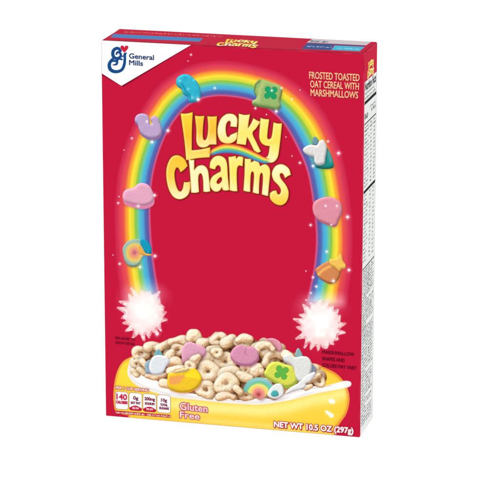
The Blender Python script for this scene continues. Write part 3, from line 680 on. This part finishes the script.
    log([(147, 375.8), (156, 376.8), (166, 374.6)], 2.5, -.04, .5); log([(163, 383), (168, 384)], 3.4); log([(170, 371), (178, 368), (188, 370)], 3.2, .04); ring(205.8, 389.5, 9.6, 7.6, .35, .24); ring(226.5, 383.5, 11, 9.2, -.3, .17); log([(219, 397), (227, 395.4), (234, 397.4)], 3.1, -.02, .5)
    ring(246.5, 395.5, 7.6, 4.6, .05, .1, -.06, 1.0); log([(236, 388), (240, 392)], 3.6); ring(303, 384.5, 4.6, 4.0, .2, .36); ring(319.5, 381.5, 5.4, 5.2, .3, .3); log([(309, 381), (314, 376.5), (319, 375)], 2.6); log([(306, 388), (311, 386)], 2.2)
    # marshmallows of the heap
    A = (110, 330, 7.1); Bz = (165, 330, 7.1); D_ = (225, 330, 7.1); E_ = (285, 335, 7.1)
    def pf(z, pts, col, **k): return puff(cv, smooth(Z(*z, pts), 6), col, **k)
    pf(A, [(312, 185), (330, 145), (350, 140), (375, 182), (345, 205)], rgb(120, 178, 190), edge=1.6, drop=.3)
    pf(A, [(250, 285), (252, 235), (285, 215), (300, 300), (262, 306)], rgb(150, 178, 196), edge=2, drop=.4)
    pf(A, [(280, 240), (305, 190), (350, 178), (400, 190), (424, 222), (400, 262), (372, 305), (310, 316), (282, 290)], rgb(232, 236, 240), edge=2.4, drop=.3)
    pf(Bz, [(122, 215), (118, 150), (138, 102), (175, 84), (222, 98), (275, 118), (292, 158), (262, 195), (215, 215), (170, 230), (140, 232)], rgb(232, 170, 196), edge=2.4, side=rgb(205, 125, 160), thick=1.0, drop=.4)
    log([(192, 366), (194.5, 360), (198, 357)], 3.6); ring(190, 366, 5.2, 4.4, .4, .2)
    pf(Bz, [(18, 340), (30, 310), (110, 295), (190, 272), (235, 290), (262, 345), (240, 395), (185, 432), (110, 440), (40, 420), (18, 385)], rgb(250, 205, 45), edge=3.0, side=rgb(225, 150, 40), thick=1.0, drop=.45)
    d = sd_poly(cv.X, cv.Y, smooth(Z(*Bz, [(34, 335), (100, 325), (150, 322), (120, 352), (100, 380), (35, 385)]), 5)); cv.over(rgb(240, 160, 95), cov(d, 1.2) * .9)
    d = sd_poly(cv.X, cv.Y, smooth(Z(*Bz, [(170, 290), (230, 300), (250, 345), (200, 340), (140, 330)]), 5)); cv.over(rgb(250, 228, 40), cov(d, 1.5) * .8)
    pf(Bz, [(60, 300), (110, 275), (170, 268), (160, 290), (90, 305)], rgb(228, 206, 150), edge=2.0, drop=.2)
    pf(D_, [(265, 88), (300, 62), (350, 60), (395, 90), (405, 140), (380, 152), (330, 120)], rgb(236, 160, 178), edge=2.0, drop=.3)
    log([(256, 352), (259, 346), (268, 344.5), (273, 349)], 2.8)
    pf(D_, [(38, 175), (60, 130), (105, 105), (150, 120), (190, 118), (232, 150), (238, 200), (200, 240), (140, 248), (85, 235), (50, 205)], rgb(222, 150, 180), edge=2.8, side=rgb(180, 100, 135), thick=1.4, drop=.45)
    d = sd_line(cv.X, cv.Y, Z(*D_, [(150, 125), (140, 160), (150, 175)])); cv.over(rgb(180, 105, 140), np.exp(-(d / .7) ** 2) * .55 * cv.a)
    pf(D_, [(285, 290), (315, 240), (370, 225), (430, 245), (500, 265), (520, 330), (490, 385), (430, 402), (370, 375), (310, 340), (280, 315)], rgb(222, 228, 88), edge=3.0, side=rgb(150, 180, 60), thick=1.8, drop=.45)
    clover(cv, 225 + 402 / 7.1, 330 + 302 / 7.1, 7.6, rgb(96, 180, 72), .25)
    d_ = puff(cv, smooth(Z(*D_, [(130, 420), (160, 365), (220, 338), (290, 345), (340, 390), (330, 430), (290, 470), (250, 495), (200, 470), (150, 440)]), 6), rgb(236, 230, 190), edge=2.4, drop=.4)
    r = np.hypot(cv.X - 225 - 238 / 7.1, (cv.Y - 330 - 458 / 7.1) * 1.0); inn = cov(d_, .5)
    for rr, c in ((17, rgb(95, 185, 190)), (13.2, rgb(120, 200, 150)), (11.0, rgb(245, 232, 110)), (8.4, rgb(250, 196, 120)), (6.2, rgb(238, 140, 140)), (3.6, rgb(214, 110, 112)), (1.6, rgb(160, 66, 66))):
        cv.over(c, np.clip(.5 - (r - rr) / 1.2, 0, 1) * inn * .9)
    cv.over(rgb(255, 252, 240), np.exp(-((d_ + 2.2) / 1.1) ** 2) * np.clip(-(cv.Y - 388) / 8, 0, 1) * .35 * inn)
    cv.over(rgb(120, 110, 90), np.exp(-((d_ + .3) / .8) ** 2) * np.clip((cv.Y - 380) / 8 + .2, 0, 1) * .4 * inn)
    cv.over(rgb(150, 120, 100), (g1 - .5).clip(0, 1) * .22 * inn)
    pf(D_, [(305, 470), (315, 425), (350, 388), (395, 382), (418, 425), (410, 465), (360, 490)], rgb(238, 240, 236), edge=2.0, drop=.4)
    pf(D_, [(325, 458), (340, 430), (370, 432), (382, 462), (350, 474)], rgb(80, 178, 178), edge=1.6, drop=0)
    pf(E_, [(72, 150), (82, 105), (100, 95), (125, 145), (105, 165)], rgb(140, 180, 184), edge=1.8, drop=.3)
    pf(E_, [(160, 240), (185, 205), (212, 225), (220, 262), (190, 285), (150, 290)], rgb(134, 152, 172), edge=1.8, drop=.3)
    pf(E_, [(-15, 150), (30, 135), (70, 158), (120, 150), (165, 160), (190, 205), (182, 262), (158, 312), (112, 330), (78, 300), (62, 232), (30, 200), (-5, 182)], rgb(232, 232, 228), edge=2.6, side=rgb(190, 190, 190), thick=.8, drop=.35)
    pf(E_, [(95, 340), (150, 290), (205, 262), (215, 280), (180, 330), (150, 345), (140, 375), (60, 400), (0, 420), (30, 380)], rgb(240, 238, 238), edge=2.0, drop=.2)
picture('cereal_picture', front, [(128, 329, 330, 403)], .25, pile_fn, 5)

# ---- gluten free, net weight
GF = [('Gluten', (179.9, 402.4), (207.4, 405.4), (207.4, 412.4), (179.9, 409.5)), ('Free', (180.0, 411.4), (199.4, 413.4), (199.4, 419.6), (180.0, 417.7))]
lettering('claim_lettering', front, GF, 5, rgb(255, 220, 218), .16, .75, rgb(192, 58, 88))
NW = [('NET WT 10.5 OZ (297g)', (274.2, 421.3), (353.2, 427.9), (353.2, 435.3), (274.2, 428.6))]
lettering('weight_lettering', front, NW, 5, rgb(255, 244, 244), .3, .6, rgb(176, 34, 56), drop=(.4, .4), dcol=rgb(150, 24, 44))

# ---- nutrition lozenges
def rbox(x0, y0, x1, y1, r, sl=.085, n=5):
    out = []
    for cx, cy, a0 in ((x1 - r, y0 + r, -90), (x1 - r, y1 - r, 0), (x0 + r, y1 - r, 90), (x0 + r, y0 + r, 180)):
        for k in range(n + 1):
            a = math.radians(a0 + 90 * k / n); x = cx + r * math.cos(a); out.append((x, cy + r * math.sin(a) + (x - x0) * sl))
    return out
BX = [(115.5, 391.4, 128.0, 408.6), (129.3, 392.5, 141.8, 409.8), (143.2, 393.6, 156.0, 411.0), (157.3, 394.6, 170.3, 412.2)]
shape('nutrition_tab_border', front, [rbox(a - .35, b - .35, c + .35, d + .35, 2.6) for a, b, c, d in BX], 4, flat((120, 20, 50)))
shape('nutrition_tab', front, [rbox(a, b, c, d, 2.3) for a, b, c, d in BX], 5, flat((252, 246, 246)))
crim = rgb(196, 28, 66); dk = rgb(110, 16, 52)
def arch(x0, y0, x1, y1, h, sl=.085):
    n = 12; top_ = [(x0 + (x1 - x0) * k / n, y0 + (x1 - x0) * k / n * sl + h * (1 - math.sin(math.pi * k / n))) for k in range(n + 1)]
    rb = rbox(x0, y0 - 4, x1, y1, 2.3); return top_ + [rb[k] for k in range(6, 18)]
shape('nutrition_tab_foot', front, [arch(129.3, 405.0, 141.8, 409.8, 2.6), arch(143.2, 406.1, 156.0, 411.0, 2.6)], 6, flat((196, 28, 66)))
def row(s, x0, x1, y, h, sl=.085): return (s, (x0, y), (x1, y + (x1 - x0) * sl), (x1, y + h + (x1 - x0) * sl), (x0, y + h))
lettering('nutrition_figures', front, [row('140', 116.6, 126.8, 393.6, 5.6), row('CALORIES', 116.2, 127.3, 400.6, 2.6)], 6, crim, .28, step=.14)
lettering('nutrition_figures', front, [row('0g', 133.3, 138.2, 396.2, 4.2), row('SAT FAT', 130.9, 140.4, 401.4, 2.3),
    row('200mg', 144.6, 154.8, 397.0, 4.0), row('SODIUM', 145.0, 154.4, 402.2, 2.3), row('10g', 161.2, 166.9, 398.4, 4.0), row('TOTAL', 160.4, 167.6, 403.5, 2.2), row('SUGARS', 159.4, 168.8, 406.8, 2.2)], 6, dk, .2, step=.14)
lettering('nutrition_figures', front, [row('0% DV', 132.4, 138.9, 407.0, 1.7), row('9% DV', 146.4, 153.0, 408.1, 1.7)], 7, rgb(255, 235, 235), .12, step=.14)
PS = [('PER 1 CUP SERVING', (115.8, 386.2), (148.6, 389.0), (148.6, 391.8), (115.8, 389.0))]
lettering('serving_lettering', front, PS, 6, rgb(255, 238, 230), .1, .55, rgb(182, 70, 60), step=.15)

def microprint(name, parent, rows, layer, mat, to, seed, fill=.78):
    """print too small to read: little upright strokes gathered into words; rows = (A, B, height vector, stroke)"""
    rnd = random.Random(seed); V, Q = [], []
    for (A, B, Hv, stw) in rows:
        A = np.array(A, float); B = np.array(B, float); Hv = np.array(Hv, float); L = np.hypot(*(B - A)); e = (B - A) / L; x = 0
        while x < L - stw:
            wl = rnd.uniform(3, 9) * stw * 1.5; x1 = min(L, x + wl)
            while x < x1 - stw * .5:
                lo = rnd.choice((0, 0, .3)); hi = rnd.choice((1, .7, .7, .75)); ww = stw * rnd.uniform(.6, 1.15)
                for (p, q, r_, s_) in (((x, lo, x + ww, hi),) if rnd.random() < .6 else ((x, lo, x + ww * .6, hi), (x, lo if rnd.random() < .5 else hi - .25, x + ww * 1.4, (lo if rnd.random() < .5 else hi - .25) + .25))):
                    i = len(V)
                    V += [A + e * p - Hv * q, A + e * r_ - Hv * q, A + e * r_ - Hv * s_, A + e * p - Hv * s_]; Q.append((i, i + 1, i + 2, i + 3))
                x += stw * 1.6
            x += stw * 1.3
            if rnd.random() > fill: x += stw * 4
    V = np.array(V); W = to(V[:, 0], V[:, 1], layer)
    me = mesh_np(name, W, np.array(Q)); me.materials.append(mat); return link(name, me, parent)
microprint('small_note', front, [((115.8, 413.2), (170.4, 417.4), (.0, 2.0), .38)], 6, flat((255, 236, 230)), to_front, 2)
shape('note_band', front, [[(115.4, 410.4), (170.8, 414.9), (170.8, 417.9), (115.4, 413.6)]], 4, flat((190, 50, 64)))

# ================================================================== SIDE PANEL
def sp(t, y):                                # t 0..1 from front edge to back edge, y = height on the sheet at the front edge
    # front edge x runs 364.3 (y 53) to 359.7 (y 438); rows rise towards the back
    k = (y - 53.2) / 385.0
    xf, yf = 364.4 - 4.7 * k, y
    xb, yb = 377.5 - 4.5 * k, 42.0 + 376.2 * k
    return (xf + (xb - xf) * t, yf + (yb - yf) * t)
def side_pt(u, v, n):                        # real metres on the side panel: u from the front fold, v down from the top
    return np.stack([np.full(np.shape(u), BW + LAYER * n), np.asarray(u, float), BH - np.asarray(v, float)], -1)
def v_of(y): return (y - 53.2) / 385.0 * BH  # close enough to the fold's foreshortening
g = .0022
shape('nutrition_label', side, [[(g, v_of(82)), (BD - .0007, v_of(82)), (BD - .0007, BH - .0006), (g, BH - .0006)]], 1, flat((228, 230, 228)), side_pt)  # label white greyed in its colour, as shade on the side turned from light
blk = flat((28, 26, 28)); gry = flat((44, 44, 48))
def bar(y, h, a=.003, b=BD - .002): return [(a, v_of(y)), (b, v_of(y)), (b, v_of(y) + h), (a, v_of(y) + h)]
bars = [[(BD - .0013, v_of(79)), (BD - .0007, v_of(79)), (BD - .0007, BH - .0012), (BD - .0013, BH - .0012)], bar(101.2, .0024), bar(123, .0009), bar(189.5, .0022), bar(267.5, .0009), bar(130, .0003), bar(330, .0003)]
for b_ in bars: shape('nutrition_rule', side, [b_], 2, blk, side_pt)
lettering('nutrition_heading', side, [('Nutrition Facts', (.004, v_of(83.5)), (.041, v_of(83.5)), (.041, v_of(91)), (.004, v_of(91)))], 2, rgb(28, 26, 28), .35, to=side_pt, step=.00025, unit=.00075, under=rgb(228, 230, 228))
rows = []
def srow(y, h, a, b, st): rows.append(((a, v_of(y)), (b, v_of(y)), (0, h), st))
srow(95.2, .0018, .004, .034, .0005); srow(99.6, .0018, .004, .040, .0005)
rows.append(((.004, v_of(119)), (.017, v_of(119)), (0, .0040), .0012)); srow(112, .0018, .021, .040, .0006); srow(117, .0032, .026, .041, .0010); 
y = 128.
rn = random.Random(9)
while y < 187:
    srow(y, .0017, .004, .004 + rn.uniform(.012, .018), .0006); srow(y, .0017, .024, .029, .0006); srow(y, .0017, .035, .040, .0005); y += 3.9
y = 196.
while y < 265:
    srow(y, .0016, .004, .004 + rn.uniform(.008, .016), .0006); srow(y, .0016, .023, .028, .0006); srow(y, .0016, .034, .039, .0006); y += 4.1
rows = [(a, b, h, st * 1.35) for a, b, h, st in rows]
microprint('nutrition_table', side, rows, 2, flat((36, 36, 38)), side_pt, 11, .95)
rows = []
y = 272.
while y < 431:
    short = (299 < y < 303) or (326 < y < 331) or (374 < y < 378) or (402 < y < 405) or (412 < y < 415)
    srow(y, .0019, .004, .018 if short else BD - rn.uniform(.003, .008), .0008); y += 2.9 if y < 345 else 3.3
microprint('ingredients_text', side, rows, 2, gry, side_pt, 12, .97)
def side_logo_warp(X, Y):
    u = (X - 164) / 130; v = (Y - 107) / 101
    return .0105 + u * .024, .0082 + v * .0145
picture('title_lettering', side, [(164, 107, 294, 208)], .8, title_fn, 2, to=side_pt, warp=side_logo_warp)

# ================================================================== TOP PANEL
shape('blue_tear_strip', top, [[(113.8, 33.9), (203.0, 38.3), (199.5, 41.7), (110.4, 37.4)]], 1, flat((72, 132, 192)), to_top)
microprint('top_note', top, [((124.6, 32.6), (222, 37.2), (-.7, 1.5), .7)], 1, flat((228, 120, 118)), to_top, 4, .95)
def top_warp(X, Y):
    u = (X - 164) / 130; v = (Y - 107) / 101
    TL, TR, BR, BL = (222, 38.2), (263, 40.3), (257.5, 48.4), (213.5, 46.4)
    return tuple(TL[i] * (1 - u) * (1 - v) + TR[i] * u * (1 - v) + BR[i] * u * v + BL[i] * (1 - u) * v for i in (0, 1))
picture('title_lettering', top, [(164, 107, 294, 208)], .5, title_fn, 2, to=to_top, warp=top_warp)
shape('top_pale_strip', top, [[(312.5, 38.9), (371.2, 41.8), (366.2, 45.3), (306.6, 42.4)]], 1, flat((205, 198, 202)), to_top)
microprint('top_note', top, [((309, 42.0), (330, 43.0), (-2.6, 2.3), 1.0)], 2, flat((60, 60, 100)), to_top, 5, .95)
shape('top_blue_tab', top, [[(307.5, 42.9), (366.0, 45.7), (364.9, 46.6), (334.2, 45.2), (330.6, 50.3), (301.5, 48.9)]], 1, flat((62, 84, 140)), to_top)
shape('top_cyan_tab', top, [[(335.0, 45.5), (364.6, 47.0), (359.5, 51.2), (331.2, 50.0)]], 1, flat((60, 184, 214)), to_top)
microprint('top_note', top, [((306.8, 46.8), (330.5, 48.0), (-1.2, 1.1), .7), ((337, 48.6), (359, 49.7), (-1.2, 1.1), .7)], 2, flat((205, 225, 240)), to_top, 6, .95)
